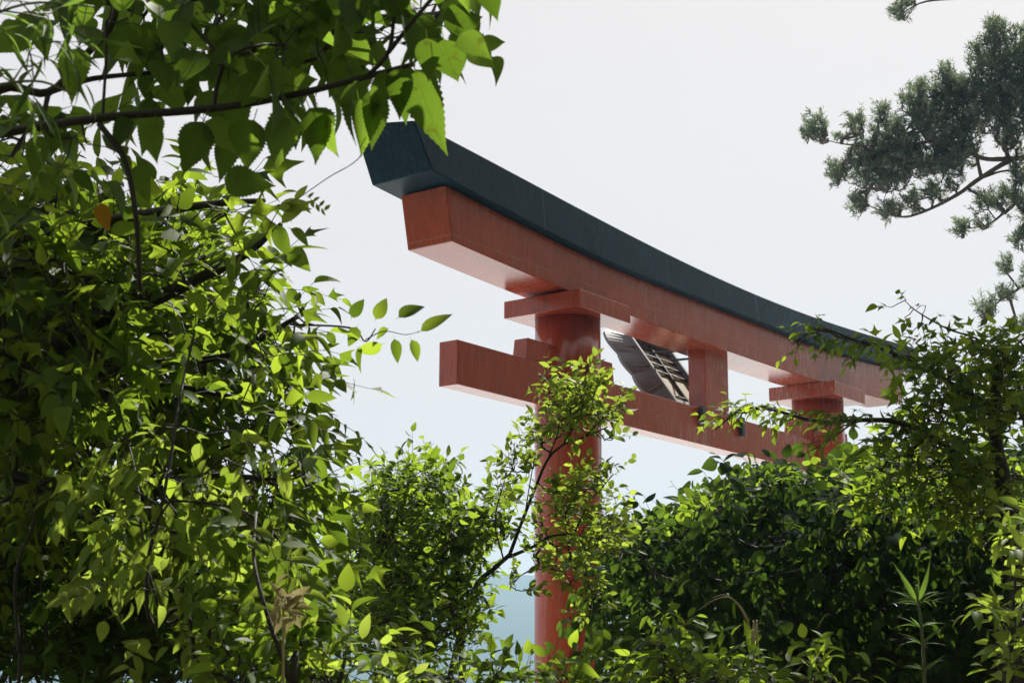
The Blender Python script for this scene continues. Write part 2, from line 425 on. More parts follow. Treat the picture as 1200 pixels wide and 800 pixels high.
for p in me.polygons: p.use_smooth = True
o = link('hills', me, plain('far_forest', (0.02, 0.035, 0.03), (0.03, 0.05, 0.035), 0.9, 0.01)); o['kind'] = 'structure'

# pale paved court the gate stands on, beyond the shrubs
m = MB(); m.hexa([(-45, 11, -1.05), (12, 11, -1.05), (12, 86, -1.05), (-45, 86, -1.05), (-45, 11, -0.68), (12, 11, -0.68), (12, 86, -0.68), (-45, 86, -0.68)])
o = m.build('pavement', plain('pale_concrete', (0.50, 0.515, 0.53), (0.42, 0.435, 0.45), 0.8, 1.5)); o['kind'] = 'structure'
HAZE = True
if HAZE:
    m = MB(); m.box((-1500, -1500, -40), (1500, 1500, 78))
    hm, n, ho = newmat('haze'); pv = N(n, 'VolumePrincipled')
    pv.inputs['Color'].default_value = (0.42, 0.73, 1.0, 1); pv.inputs['Density'].default_value = 0.0006
    pv.inputs['Anisotropy'].default_value = 0.25
    n.links.new(pv.outputs[0], ho.inputs['Volume'])
    o = m.build('haze', hm); o['kind'] = 'stuff'

# ------------------------------------------------------------------ leaves
def tmpl_blade(prof, W, fold=0.25, curl=0.25, serr=0.0, L=1.0, petiole=0.0):
    """leaf of a midrib and two folded halves; prof = half-width at equal steps from base to tip"""
    k = len(prof) - 1; v = []; uv = []; sz_ = []; lp = []
    for i, q in enumerate(prof):
        t = i / k; w = q * W; y = t * L
        if serr and 0 < i < k: w *= 1 + (serr if i % 2 else -serr); ys = y + (serr * 0.12 if i % 2 else -0.02 * serr)
        else: ys = y
        zc = -curl * t * t
        for s in (-1, 0, 1):
            v.append((s * w, ys if s else y, zc + (fold * w if s else 0))); uv.append((0.5 + 0.5 * s * q, t))
    for i in range(k):
        a = 3 * i; b = 3 * (i + 1)
        if i == k - 1: fs = [(a, a+1, b+1), (a+1, a+2, b+1)]
        elif i == 0 and prof[0] == 0: fs = [(a+1, b+1, b), (a+1, b+2, b+1)]
        else: fs = [(a, a+1, b+1, b), (a+1, a+2, b+2, b+1)]
        for f in fs: sz_.append(len(f)); lp += f
    if petiole:
        o = len(v); p = 0.008
        v += [(-p, -petiole, 0), (p, -petiole, 0), (p, 0.02, 0), (-p, 0.02, 0)]; uv += [(0.5, 0)] * 4
        sz_.append(4); lp += [o, o+1, o+2, o+3]
    return np.array(v, float), np.array(sz_), np.array(lp), np.array(uv, float)

def tmpl_lobed(lobes, valley, fold=0.12, curl=0.2):
    """palmate leaf: list of (angle, length); fan round a point near the petiole"""
    v = [(0, 0.18, 0)]; uv = [(0.5, 0.18)]; ring = [(0, 0.0)]
    pts = []
    for i, (a, l) in enumerate(lobes):
        pts.append((math.sin(rad(a)) * l * 0.62 - 0.09*math.cos(rad(a))*l, 0.18 + math.cos(rad(a)) * l * 0.62 + 0.09*math.sin(rad(a))*l))
        pts.append((math.sin(rad(a)) * l, 0.18 + math.cos(rad(a)) * l))
        pts.append((math.sin(rad(a)) * l * 0.62 + 0.09*math.cos(rad(a))*l, 0.18 + math.cos(rad(a)) * l * 0.62 - 0.09*math.sin(rad(a))*l))
        if i < len(lobes) - 1:
            am = (a + lobes[i+1][0]) / 2; pts.append((math.sin(rad(am)) * valley, 0.18 + math.cos(rad(am)) * valley))
    pts = [(0, 0.0)] + pts
    for x, y in pts:
        v.append((x, y, fold * abs(x) - curl * (x*x + (y-0.18)**2) * 0.6)); uv.append((0.5 + x * 0.5, y))
    n = len(pts); sz_ = []; lp = []
    for i in range(n):
        sz_.append(3); lp += [0, 1 + (i + 1) % n, 1 + i]
    return np.array(v, float), np.array(sz_), np.array(lp), np.array(uv, float)

ov = lambda k, a=0.8: [0.0] + [math.sin(math.pi * (i / k) ** a) ** 0.9 for i in range(1, k)] + [0.0]
mulb = [0.0, 0.5, 0.74, 0.88, 0.96, 1.0, 1.0, 0.97, 0.92, 0.85, 0.77, 0.68, 0.58, 0.47, 0.36, 0.25, 0.15, 0.07, 0.0]
mulb = list(np.interp(np.linspace(0, 1, 31), np.linspace(0, 1, 19), mulb))
T = {
    'mulb': tmpl_blade(mulb, 0.33, 0.25, 0.30, 0.06, petiole=0.22),
    'mulbn': tmpl_blade(mulb, 0.25, 0.35, 0.30, 0.06, petiole=0.22),
    'mulb2': tmpl_blade(mulb, 0.34, 0.45, 0.12, 0.06, petiole=0.2),
    'ovate': tmpl_blade(ov(7, 0.7), 0.27, 0.3, 0.22, 0.0, petiole=0.12),
    'ovate2': tmpl_blade(ov(6, 0.8), 0.21, 0.4, 0.35, petiole=0.1),
    'small': tmpl_blade(ov(4, 0.8), 0.26, 0.35, 0.15),
    'small2': tmpl_blade(ov(4, 0.9), 0.2, 0.3, 0.3),
    'heart': tmpl_blade([0, 0.8, 1.0, 0.85, 0.5, 0.0], 0.40, 0.2, 0.3),
    'lance': tmpl_blade(ov(6, 0.9), 0.13, 0.3, 0.35),
    'bamb': tmpl_blade([0, 0.8, 1, 0.85, 0.55, 0.25, 0], 0.055, 0.5, 0.35),
    'tri': tmpl_lobed([(-62, 0.62), (0, 0.85), (62, 0.62)], 0.34, 0.18, 0.3),
    'maple': tmpl_lobed([(-115, 0.4), (-58, 0.72), (0, 0.85), (58, 0.72), (115, 0.4)], 0.28, 0.12, 0.3),
    'spike': (np.array([(-.085,0,0),(.085,0,0),(0,1,0),(0,0,-.085),(0,.05,.085)], float), np.array([3,3]), np.array([0,1,2,3,4,2]), np.array([(0,0),(1,0),(.5,1),(0,0),(1,0)], float)),
}
def norm(a): return a / np.maximum(np.linalg.norm(a, axis=-1, keepdims=True), 1e-9)

class Leaves:
    def __init__(s): s.items = {}
    def add(s, kind, pos, d, nrm, scale):
        s.items.setdefault(kind, []).append((np.atleast_2d(pos), np.atleast_2d(d), np.atleast_2d(nrm), np.atleast_1d(scale)))
    def count(s): return sum(len(q[3]) for l in s.items.values() for q in l)
    def build(s, name, mat, parent, origin, smooth=False):
        VV, SS, LL, UU = [], [], [], []; off = 0
        for kind, lst in s.items.items():
            tv, ts, tl, tu = T[kind]
            pos = np.concatenate([q[0] for q in lst]); d = norm(np.concatenate([q[1] for q in lst]))
            nr = np.concatenate([q[2] for q in lst]); sc = np.concatenate([q[3] for q in lst])
            nr = norm(nr - d * (nr * d).sum(1, keepdims=True)); sd = np.cross(d, nr)
            n = len(sc); k = len(tv)
            wv = 1 + R.normal(0, 0.10, (n, 1))                       # each leaf a little wider or narrower, more or less curled
            cv = R.uniform(0.2, 1.9, (n, 1))
            P = pos[:, None] + sc[:, None, None] * ((tv[None, :, 0] * wv)[..., None] * sd[:, None] + tv[None, :, 1, None] * d[:, None] + (tv[None, :, 2] * cv)[..., None] * nr[:, None])
            VV.append(P.reshape(-1, 3) - origin); SS.append(np.tile(ts, n))
            LL.append((tl[None] + off + (np.arange(n) * k)[:, None]).ravel()); UU.append(np.tile(tu, (n, 1))); off += n * k
        me = npmesh(name, np.concatenate(VV), np.concatenate(SS), np.concatenate(LL), np.concatenate(UU), smooth)
        return link(name, me, mat, parent)

def smooth_path(P, per=5):
    P = np.asarray(P, float)
    if len(P) < 3: return P
    Q = np.vstack([2*P[0]-P[1], P, 2*P[-1]-P[-2]]); outp = []
    for i in range(1, len(Q) - 2):
        for t in np.linspace(0, 1, per, endpoint=False):
            a, b, c, d = Q[i-1], Q[i], Q[i+1], Q[i+2]
            outp.append(0.5*((2*b)+(-a+c)*t+(2*a-5*b+4*c-d)*t*t+(-a+3*b-3*c+d)*t**3))
    outp.append(P[-1]); return np.array(outp)

def inpoly(x, y, poly):
    c = False; j = len(poly) - 1
    for i in range(len(poly)):
        xi, yi = poly[i]; xj, yj = poly[j]
        if (yi > y) != (yj > y) and x < (xj - xi) * (y - yi) / (yj - yi) + xi: c = not c
        j = i
    return c

def sample_poly(poly, n, d0, d1):
    xs = [p[0] for p in poly]; ys = [p[1] for p in poly]; outp = []
    while len(outp) < n:
        x, y = R.uniform(min(xs), max(xs)), R.uniform(min(ys), max(ys))
        if inpoly(x, y, poly): outp.append(at(x, y, R.uniform(d0, d1)))
    return np.array(outp)

def sample_blob(b, n):
    px, py, rx, ry, d, dr = b
    q = norm(R.normal(size=(n, 3))) * R.uniform(0, 1, (n, 1)) ** (1/2.4)
    return np.array([at(px + a[0]*rx, py + a[1]*ry, d + a[2]*dr) for a in q])

class Plant:
    """a plant: thick stems drawn by hand, twigs that grow from the nearest stem, leaves set along the twigs"""
    def __init__(s, name, label, cat, base, bark, group=None):
        s.o = thing(name, label, cat, tuple(base), 0, group); s.base = np.array(base, float)
        s.bark = bark; s.nodes = []; s.leaves = Leaves(); s.tw = []; s.targets = []; s.sunny = False; s.groups = []
    def stem(s, pts, r0, r1, part='branch', nseg=5, sides=7, bark=None):
        P = smooth_path(pts, nseg); s.nodes += list(P)
        rr = np.linspace(r0, r1, len(P)) * (1 + R.normal(0, 0.04, len(P)))
        m = MB(); m.tube(P - s.base, list(rr), sides); return m.build(part, bark or s.bark, s.o, smooth=True)
    def twig(s, b, d, length, kinds, size, step, up=(0, 0, 1), spread=52, droop=0.25, tilt=0.45, terminal=True, wob=0.12, facing=None, jit=0.0):
        d = norm(np.asarray(d, float))
        if s.sunny and in_sun_path(np.asarray(b, float) + d * length * .5, .02): return
        k = max(3, int(length / step) + 1); P = [np.array(b, float)]; dd = d
        for i in range(k):
            dd = norm(dd + R.normal(0, wob, 3) + np.array([0, 0, -droop / k])); P.append(P[-1] + dd * length / k)
        P = np.array(P); s.tw.append(P)
        nrm = np.asarray(up, float) + R.normal(0, tilt, 3)
        if facing is not None: nrm = nrm + facing
        nrm = norm(nrm)
        sd = 1 if R.random() < 0.5 else -1
        for i in range(1, k + 1):
            t = norm(P[i] - P[i-1]); side = norm(np.cross(t, nrm))
            if i == k and terminal: dirs = [t]
            else: dirs = [t * math.cos(rad(spread)) + sd * side * math.sin(rad(spread))]; sd = -sd
            for q in dirs:
                q = norm(q + R.normal(0, 0.22, 3) + np.array([0, 0, -droop]))
                nn = norm(nrm + R.normal(0, tilt * 0.8, 3))
                s.leaves.add(kinds[R.integers(len(kinds))], P[i] + R.normal(0, jit, 3) if jit else P[i], q, nn, size * R.uniform(0.6, 1.2))
        s.targets.append(P[0])
    def fill(s, pts, centre, length, kinds, size, step, out=0.6, upw=0.5, rnd=0.5, **kw):
        for b in pts:
            d = norm(b - centre) * out + np.array([0, 0, upw]) + R.normal(0, rnd, 3)
            s.twig(b, d, length * R.uniform(0.6, 1.3), kinds, size, step, **kw)
    def part_done(s):
        s.groups.append((s.nodes, s.targets)); s.nodes = []; s.targets = []
    def finish(s, leafmat_, leafname='leaves', twr=0.0016, maxlink=1.5, smooth=False, connect=True):
        edges = []; s.part_done()
        for gn, gt in (s.groups if connect else []):
            if not gn or not gt: continue
            nodes = np.array(gn); t = np.array(gt)
            root = nodes[0]; dmin = np.array([np.min(np.linalg.norm(nodes - q, axis=1)) for q in t])
            order = np.argsort(dmin); par = []; cnt = np.ones(len(t)); ns = len(nodes)
            allp = np.vstack([nodes, t[order]])
            for i, oi in enumerate(order):
                cand = allp[:ns + i]; dist = np.linalg.norm(cand - t[oi], axis=1); dist[:ns] *= 0.9
                j = int(np.argmin(dist)); par.append(j)
            c = np.ones(len(order))
            for i in range(len(order) - 1, -1, -1):
                if par[i] >= ns: c[par[i] - ns] += c[i]
            for i in range(len(order)):
                a, b = allp[par[i]], allp[ns + i]; L = np.linalg.norm(b - a)
                if L > maxlink: continue
                mid = (a + b) / 2 + R.normal(0, 0.07 * L, 3) + np.array([0, 0, -0.04 * L])
                edges.append((np.array([a, mid, b]), twr * 1.2 * c[i] ** 0.38))
        m = MB()
        for P, r in edges: m.tube(P - s.base, [r * 1.15, r, r * 0.9], 4)
        for P in s.tw: m.tube(P - s.base, list(np.linspace(twr, twr * 0.5, len(P))), 3)
        if m.v: m.build('twigs', s.bark, s.o)
        if s.leaves.count(): s.leaves.build(leafname, leafmat_, s.o, s.base, smooth)
        return s.o

def gnd(p): return (p[0], p[1], ground_h(p[0], p[1]) - 0.05)
def path(*pts): return [at(*p) for p in pts]
VIEWBACK = -Fw

toward = norm(CAM - np.array([0, 6, 2.5]))            # from the thicket back to the open side

# spots chosen to be sunlit: twigs are left out along these rays
lit = [(500,130,2.57,.11),(522,80,2.55,.10),(440,150,2.6,.08),(345,155,2.64,.09),(240,165,2.64,.10),(290,205,2.63,.09),(570,0,2.55,.10),(130,160,2.66,.07),(400,130,2.62,.06),
       (350,320,3.8,.15),(385,350,3.8,.17),(385,400,3.8,.13),(395,450,3.8,.15),(390,500,3.8,.15),(385,550,3.8,.15),(370,590,3.8,.15),(310,250,3.8,.18),(250,250,3.9,.15),(100,230,4,.13),(180,240,4,.12),(480,385,3.78,.14),(430,385,3.78,.1),
       (240,590,3.6,.42),(170,570,3.7,.34),(300,570,3.7,.36),(220,530,3.8,.3),(150,620,3.7,.2),(130,540,4,.15),(60,660,4.2,.2),(40,600,4.1,.12),(130,690,3.3,.12),(205,700,3.3,.13),(340,700,3.15,.14),(400,750,3.3,.22),(450,780,3.3,.24),(330,640,3.5,.15),
       (300,480,3.9,.2),(340,450,3.9,.16),(130,470,4.1,.09),(200,330,4,.07),(90,520,4,.1),(60,60,2.4,.2),(210,220,3.9,.1),(40,350,4.2,.06),(260,350,3.9,.08),(90,430,4.2,.06),(600,780,4.2,.12),(850,790,4,.1),(930,790,4,.08),(770,740,4.1,.1),(690,790,4.2,.08),(1190,690,4.6,.2),(1160,720,4.6,.12),(1076,700,4.6,.1),(1100,550,6.5,.15),(1150,560,6.6,.12),(1020,545,6.4,.12),(870,710,4.1,.1),(20,470,4.2,.08)]
sd_ = np.array(sdir); lp_ = np.array([at(q[0], q[1], q[2]) for q in lit]); lr_ = np.array([q[3] for q in lit])
hole = np.array([(q[2] < 3 and q[0] > 280) or (q[1] > 520 and q[0] < 345) for q in lit])   # inside the thicket; its rim is open to the sun anyway
def in_sun_path(q, margin, all_=False):
    rel = q - lp_; along = rel @ sd_
    return bool(np.any((np.linalg.norm(rel - along[:, None] * sd_, axis=1) < (lr_ if all_ else lr_ * .72) + margin) & (along > lr_ + .05) & (all_ | hole)))

# ---- mulberry: one long bough from the left, big toothed leaves
b0 = at(-260, 230, 2.7)
p = Plant('mulberry_tree', 'mulberry bough with large toothed leaves reaching over the top left corner', 'tree', gnd(b0), BARKD); p.sunny = True
p.stem([gnd(b0), b0 * np.array([1, 1, 0.6]), b0], 0.055, 0.035, 'trunk')
p.stem([b0] + path((-120, 190, 2.72), (0, 157, 2.7), (120, 138, 2.68), (250, 127, 2.66), (340, 112, 2.64), (430, 90, 2.6), (486, 75, 2.58)), 0.0105, 0.0045)
p.stem(path((-60, 175, 2.72), (0, 105, 2.8), (57, 108, 2.85), (101, 64, 2.9), (132, 27, 2.92), (140, -20, 2.95)), 0.009, 0.006)
p.stem(path((57, 108, 2.85), (110, 92, 2.9), (200, 82, 2.95), (300, 60, 2.98), (420, 20, 3.0)), 0.006, 0.003)
p.stem(path((116, 145, 2.68), (145, 186, 2.66), (159, 253, 2.64), (164, 341, 2.66)), 0.0055, 0.0045)
p.stem(path((430, 90, 2.6), (455, 62, 2.58), (462, 20, 2.6), (470, -30, 2.6)), 0.004, 0.003)
p.stem(path((455, 62, 2.58), (480, 30, 2.55), (505, 0, 2.55), (540, -40, 2.55)), 0.004, 0.003)
def mleaf(px, py, d, dirpx, size, face=0.5, kind='mulb'):
    """one hanging leaf: petiole point, direction across the picture, how far it is turned to the light"""
    if px < 420: py += R.uniform(0, 28); px += R.normal(0, 12); dirpx = (dirpx[0] + R.normal(0, .4), dirpx[1])
    dr = Rt * dirpx[0] - Up * dirpx[1] + Fw * R.normal(0, 0.25)
    nr = -Fw * face + np.array([0, 0, 1]) * (1 - face) + R.normal(0, 0.2, 3)
    p.leaves.add(kind, at(px, py, d), dr, nr, size)
for a in ((487, 84, 2.57, (0.30, 1), .14, .9, 'mulbn'), (470, 92, 2.6, (.1, 1), .08, .5, 'mulbn'), (452, 84, 2.58, (-.25, 1), .085, .6, 'mulbn'), (440, 105, 2.6, (0.0, 1), .105, .8, 'mulbn'), (520, 46, 2.55, (0.25, 1), .088, .9), (500, 45, 2.5, (0.05, 1), .07, .8, 'mulb2'),
          (538, 42, 2.55, (0.8, .55), .07, .7), (566, -18, 2.55, (0.5, 1), .062, .9), (470, 80, 2.56, (-.05, 1), .085, .5, 'mulb2'), (340, 118, 2.64, (-.5, 1), .115, .7),
          (300, 128, 2.64, (-.1, 1), .09, .8), (262, 195, 2.63, (1, .1), .085, .6), (232, 130, 2.64, (.15, 1), .10, .85), (180, 130, 2.66, (-.2, 1), .07, .6),
          (275, 75, 2.7, (.6, .5), .09, .8), (380, 112, 2.62, (.3, 1), .08, .6), (200, 120, 2.7, (.3, 1), .075, .4), (160, 140, 2.66, (-.4, 1), .07, .7), (60, 158, 2.66, (.3, 1), .08, .8),
          (420, 95, 2.56, (-.6, 1), .10, .5), (350, 108, 2.6, (.5, .9), .095, .75), (405, 98, 2.6, (.0, 1), .095, .5, 'mulb2'), (255, 128, 2.66, (.5, .8), .085, .5)):
    mleaf(*a)
top = [(95, -60), (560, -60), (540, 10), (500, 50), (440, 66), (350, 84), (230, 88), (140, 84), (150, 50), (110, 20)]
p.fill(sample_poly(top, 170, 2.62, 3.5), at(250, 120, 2.9), .14, ['mulb', 'mulb', 'mulb2'], .084, .055, out=.5, upw=-.1, rnd=.6, tilt=.5, droop=.4)
p.fill(sample_poly([(300, -60), (545, -60), (505, 40), (430, 70), (330, 75)], 50, 2.7, 3.5), at(400, 20, 2.9), .15, ['mulb', 'mulb2'], .09, .07, out=.4, upw=-.1, rnd=.6, tilt=.5, droop=.4)
p.fill(sample_poly([(-30, 130), (70, 130), (110, 165), (50, 230), (-30, 230)], 22, 2.7, 3.1), at(40, 180, 2.9), .14, ['mulb', 'mulb2', 'ovate'], .07, .07, tilt=.5, droop=.4)
p.finish(L_MULB, twr=0.0013, maxlink=.6, smooth=True)

# ---- bamboo clump in the upper left corner
b0 = at(-150, 380, 2.3)
p = Plant('bamboo', 'bamboo stem with narrow drooping leaves in the extreme top left corner', 'bamboo', gnd(b0), STALK)
p.stem([gnd(b0), b0] + path((-110, 150, 2.3), (-80, -40, 2.3), (-40, -140, 2.3)), .009, .004, 'cane')
p.stem(path((-100, 120, 2.3), (-40, 40, 2.3), (30, 5, 2.3), (110, 8, 2.32)), .003, .0015)
p.stem(path((-105, 170, 2.3), (-30, 110, 2.3), (40, 95, 2.3), (85, 110, 2.3)), .003, .0015)
p.fill(sample_poly([(-40, -40), (105, -40), (80, 10), (60, 80), (20, 95), (-40, 95)], 20, 2.15, 2.55), at(-60, 60, 2.3), .10, ['bamb'], .085, .03, out=.5, upw=-.1, rnd=.7, droop=.3, spread=38)
p.finish(L_BAMB, twr=.0009, maxlink=.5)

# ---- the big broadleaf tree that fills the left side
b0 = at(-330, 640, 4.4)
p = Plant('broadleaf_tree', 'dense broadleaf tree with dark limbs filling the left side', 'tree', gnd(b0), BARKD); p.sunny = True
p.stem([gnd(b0), b0, at(-300, 520, 4.4), at(-220, 470, 4.4)], .13, .075, 'trunk')
p.stem([at(-220, 470, 4.4)] + path((-80, 448, 4.3), (0, 439, 4.2), (50, 412, 4.15), (110, 375, 4.1), (169, 355, 4.0), (216, 334, 3.95), (285, 300, 3.9), (330, 262, 3.85)), .05, .006)
p.stem(path((-60, 446, 4.3), (50, 449, 4.2), (84, 452, 4.2), (121, 434, 4.15), (190, 425, 4.1), (270, 415, 4.0), (350, 370, 3.9)), .024, .006)
p.stem(path((84, 452, 4.2), (150, 456, 4.15), (200, 452, 4.1), (290, 470, 4.0), (350, 500, 3.9)), .013, .005)
p.stem([at(-260, 560, 4.4)] + path((-100, 540, 4.3), (20, 560, 4.2), (130, 590, 4.1), (230, 560, 4.0), (320, 560, 3.9)), .03, .006)
p.stem([at(-220, 470, 4.4)] + path((-120, 330, 4.3), (0, 290, 4.2), (120, 260, 4.1), (240, 240, 4.0), (310, 235, 3.9)), .03, .006)
p.stem(path((340, 380, 3.9), (410, 384, 3.8), (428, 400, 3.78), (440, 385, 3.78)), .003, .0015)
kinds = ['tri', 'ovate', 'ovate', 'tri', 'ovate2']
cen = at(-40, 470, 4.6)
main = [(-60, 200), (60, 225), (150, 255), (230, 255), (275, 265), (290, 285), (280, 310), (305, 338), (340, 355), (350, 370), (345, 400), (365, 440), (355, 500), (362, 540), (330, 540), (300, 560), (-60, 560)]
p.fill(sample_poly(main, 700, 3.7, 4.9), cen, .24, kinds, .074, .046, out=.6, upw=.15, rnd=.55, tilt=.5, droop=.35)
dark = [(-60, 270), (120, 290), (230, 300), (290, 340), (280, 400), (230, 450), (180, 500), (-60, 540)]
p.fill(sample_poly(dark, 700, 4.2, 5.9), cen, .3, kinds, .09, .05, out=.4, upw=.25, rnd=.6, tilt=.45, droop=.3)
low = [(-60, 560), (140, 560), (330, 560), (390, 570), (370, 630), (300, 660), (180, 640), (60, 660), (-60, 660)]
rimz = [(280, 270), (310, 340), (345, 355), (355, 375), (345, 400), (368, 440), (360, 500), (362, 545), (350, 590), (320, 590), (300, 480), (290, 380), (255, 300)]
p.fill(sample_poly(rimz, 130, 3.7, 4.4), at(200, 450, 4.1), .15, kinds, .075, .04, out=.6, upw=.1, rnd=.5, tilt=.5, droop=.3)
p.fill(sample_poly(low, 170, 3.8, 4.8), cen, .24, kinds, .07, .046, out=.6, upw=0, rnd=.55, tilt=.5, droop=.4)
# rim sprays against the sky
for (px, py, dx_, dy_) in ((300, 235, .8, -.5), (318, 250, .9, .1), (330, 325, .6, -.7), (350, 320, .5, -.8), (378, 340, .9, -.3), (385, 365, .9, .1), (375, 395, 1, .0), (392, 440, .8, -.3),
                           (385, 470, .9, .3), (385, 510, .8, .1), (380, 545, .8, .5), (360, 590, .9, .3), (372, 560, .9, 0), (365, 330, .3, -1)):
    p.twig(at(px - 38 - 20*dx_, py - 20*dy_, 3.8), Rt*dx_ - Up*dy_ + Fw*R.normal(0, .3), .17, kinds, .095, .05, up=(0, 0, .6), facing=-Fw*.6, tilt=.4)
# the small oval-leaved twig that sticks out towards the gate
tw = p.leaves
for (px, py, dx_, dy_, sc) in ((412, 372, .6, -1, .055), (440, 374, .5, -1, .062), (467, 372, .8, -.5, .075), (493, 388, 1, -.65, .088), (455, 385, -.5, .3, .04), (418, 383, -.3, .9, .05),
                               (462, 397, .2, 1, .06), (482, 398, .4, 1, .058), (448, 403, -1, .35, .08), (425, 405, -.3, 1, .07)):
    tw.add('ovate', at(px, py, 3.78 + R.normal(0, .03)), Rt*dx_ - Up*dy_ + Fw*R.normal(0, .2), -Fw*.7 + np.array([0, 0, .5]) + R.normal(0, .25, 3), sc * 1.0)
p.stem(path((428, 398, 3.78), (450, 388, 3.78), (475, 392, 3.78), (492, 388, 3.78)), .0014, .0008)
# unseen leaves added overhead to shade the foliage below, hung on this tree
top3 = []
while len(top3) < 900:
    q = np.array([R.uniform(-5, 4.5), R.uniform(-5, 2.2), R.uniform(3.6, 7.2)])
    if (q[0]/5)**2 + ((q[1]+1.4)/3.8)**2 + ((q[2]-5.3)/2)**2 < 1 and not (q[1] > 0.5 and (q[2]-1.6) < 0.75*q[1]): top3.append(q)
shade = []
while len(shade) < 4000:
    if len(shade) < 3100: q0 = at(R.uniform(-60, 430), R.uniform(-40, 800), R.uniform(2.5, 5.6))
    elif len(shade) < 3600: q0 = at(R.uniform(520, 1230), R.uniform(700, 830), R.uniform(3.3, 4.8))
    else: q0 = at(R.uniform(980, 1230), R.uniform(480, 660), R.uniform(5.8, 7.4))
    q = q0 + sd_ * R.uniform(.6, 6.5)
    v = q - CAM; dep = v @ Fw
    if 400 - FPX * (v @ Up) / dep > -150: continue
    if in_sun_path(q, .16, True): continue
    shade.append(q)
p.part_done()
over = [at(-300, 520, 4.4), np.array([-2.9, 2.6, 3.2]), np.array([-2.4, 1.2, 4.4]), np.array([-1.2, -0.4, 5.2]), np.array([0.6, -1.6, 5.6]), np.array([2.6, -2, 5.8])]
p.stem(over, .07, .015)
cen2 = np.mean(shade, axis=0)
p.fill(np.array(shade), cen2, .26, ['ovate', 'tri'], .13, .05, out=.2, upw=.1, rnd=.5, tilt=.35, droop=.2)
p.stem([at(-300, 520, 4.4), np.array([-2.9, 4.4, 3.9]), np.array([-2.2, 5.0, 4.9]), np.array([-1.2, 5.4, 5.6]), np.array([0, 5.8, 6.2])], .06, .012)
p.stem([over[3], np.array([-2.5, -2.2, 5.5]), np.array([-3.6, -3.6, 5.6])], .03, .01)
p.fill(np.array(top3), np.array([0, -1.4, 4.0]), .5, ['ovate', 'tri'], .16, .07, out=.5, upw=.2, rnd=.5, tilt=.35, droop=.25)
p.finish(L_BROAD, twr=.0016, maxlink=.9)

# ---- climbing vine with pinnate leaves hanging in front, lit from behind
b0 = at(235, 830, 3.3)
p = Plant('hanging_vine', 'thin twining vine with pale pinnate leaves hanging in front of the left thicket', 'vine', gnd(b0), BARKD); p.sunny = True
p.stem([gnd(b0)] + path((230, 797, 3.3), (179, 732, 3.32), (172, 689, 3.32), (175, 648, 3.34), (189, 594, 3.38), (201, 530, 3.45), (210, 470, 3.6), (230, 380, 3.8)), .006, .003, 'stem')
p.stem([gnd(at(262, 830, 3.3))] + path((250, 790, 3.32), (196, 730, 3.34), (180, 690, 3.33), (168, 640, 3.36), (160, 560, 3.5), (140, 480, 3.7)), .004, .002, 'stem')
p.stem(path((189, 594, 3.38), (150, 570, 3.4), (120, 555, 3.45), (100, 530, 3.5)), .003, .0015, 'stem')
def pinnate(px, py, d, dx_, dy_, n, ls, sp, kind='ovate2', bend=.5, fac=.6):
    P = at(px, py, d); dd = norm(Rt*dx_ - Up*dy_ + Fw*R.normal(0, .2)); nr = norm(-Fw*fac + np.array([0, 0, .6]))
    pts = [P]
    for i in range(n):
        dd = norm(dd + np.array([0, 0, -bend/n]) + R.normal(0, .04, 3)); P = P + dd*sp; pts.append(P)
        side = norm(np.cross(dd, nr)); g = .7 + .4*math.sin(math.pi*(i+1)/(n+1))
        for s in (-1, 1):
            p.leaves.add(kind, P, dd*.45 + side*s + R.normal(0, .1, 3), nr + R.normal(0, .3, 3), ls*g)
    p.leaves.add(kind, P, dd, nr, ls); p.tw.append(np.array(pts)); p.targets.append(pts[0])
for a in ((168, 690, 3.3, -1, -.15, 6, .05, .026), (176, 690, 3.3, .8, -.1, 5, .05, .026), (188, 640, 3.3, .9, -.3, 5, .06, .034), (190, 600, 3.35, .8, .2, 5, .06, .034), (186, 620, 3.35, -.7, .6, 5, .06, .034),
          (200, 550, 3.4, .7, .7, 5, .07, .036), (160, 575, 3.4, -.3, 1, 5, .06, .034), (120, 555, 3.45, -.8, .5, 5, .06, .034), (230, 640, 3.3, .5, .8, 5, .055, .03), (250, 590, 3.4, .4, .9, 5, .07, .04),
          (290, 600, 3.4, .3, .9, 5, .07, .04), (205, 690, 3.3, .8, .3, 5, .05, .028), (210, 730, 3.3, .6, .8, 5, .05, .028), (170, 740, 3.3, -.5, .8, 5, .05, .028), (320, 620, 3.4, .5, .8, 5, .07, .04)):
    pinnate(*a)
p.fill(sample_poly([(110, 500), (330, 500), (330, 640), (110, 640)], 80, 3.35, 3.8), at(220, 480, 3.6), .15, ['ovate2', 'ovate', 'tri'], .056, .036, upw=-.3, tilt=.5, droop=.5)
p.finish(L_VINE, twr=.0011, maxlink=.5)

# ---- dead stems and runners low on the left
for pts, r, lab in ((((20, 830, 3.6), (22, 760, 3.6), (18, 675, 3.62), (40, 610, 3.7), (44, 560, 3.8)), .006, 'thin dark stem rising straight at the far left edge of the thicket'),
                    (((345, 840, 3.2), (341, 800, 3.2), (317, 732, 3.22), (298, 660, 3.3), (300, 600, 3.5)), .008, 'thick dark stem slanting up beside the withered pale leaves'),
                    (((52, 830, 3.9), (50, 720, 3.9), (46, 614, 3.9), (48, 545, 3.95)), .004, 'second thin dark stem, just right of the one at the far left edge')):
    q = path(*pts); p = Plant('dead_stem', lab, 'stem', gnd(q[0]), BARKD, 'bare stems in the left thicket')
    p.stem([gnd(q[0])] + q, r, r * .4, 'stem')

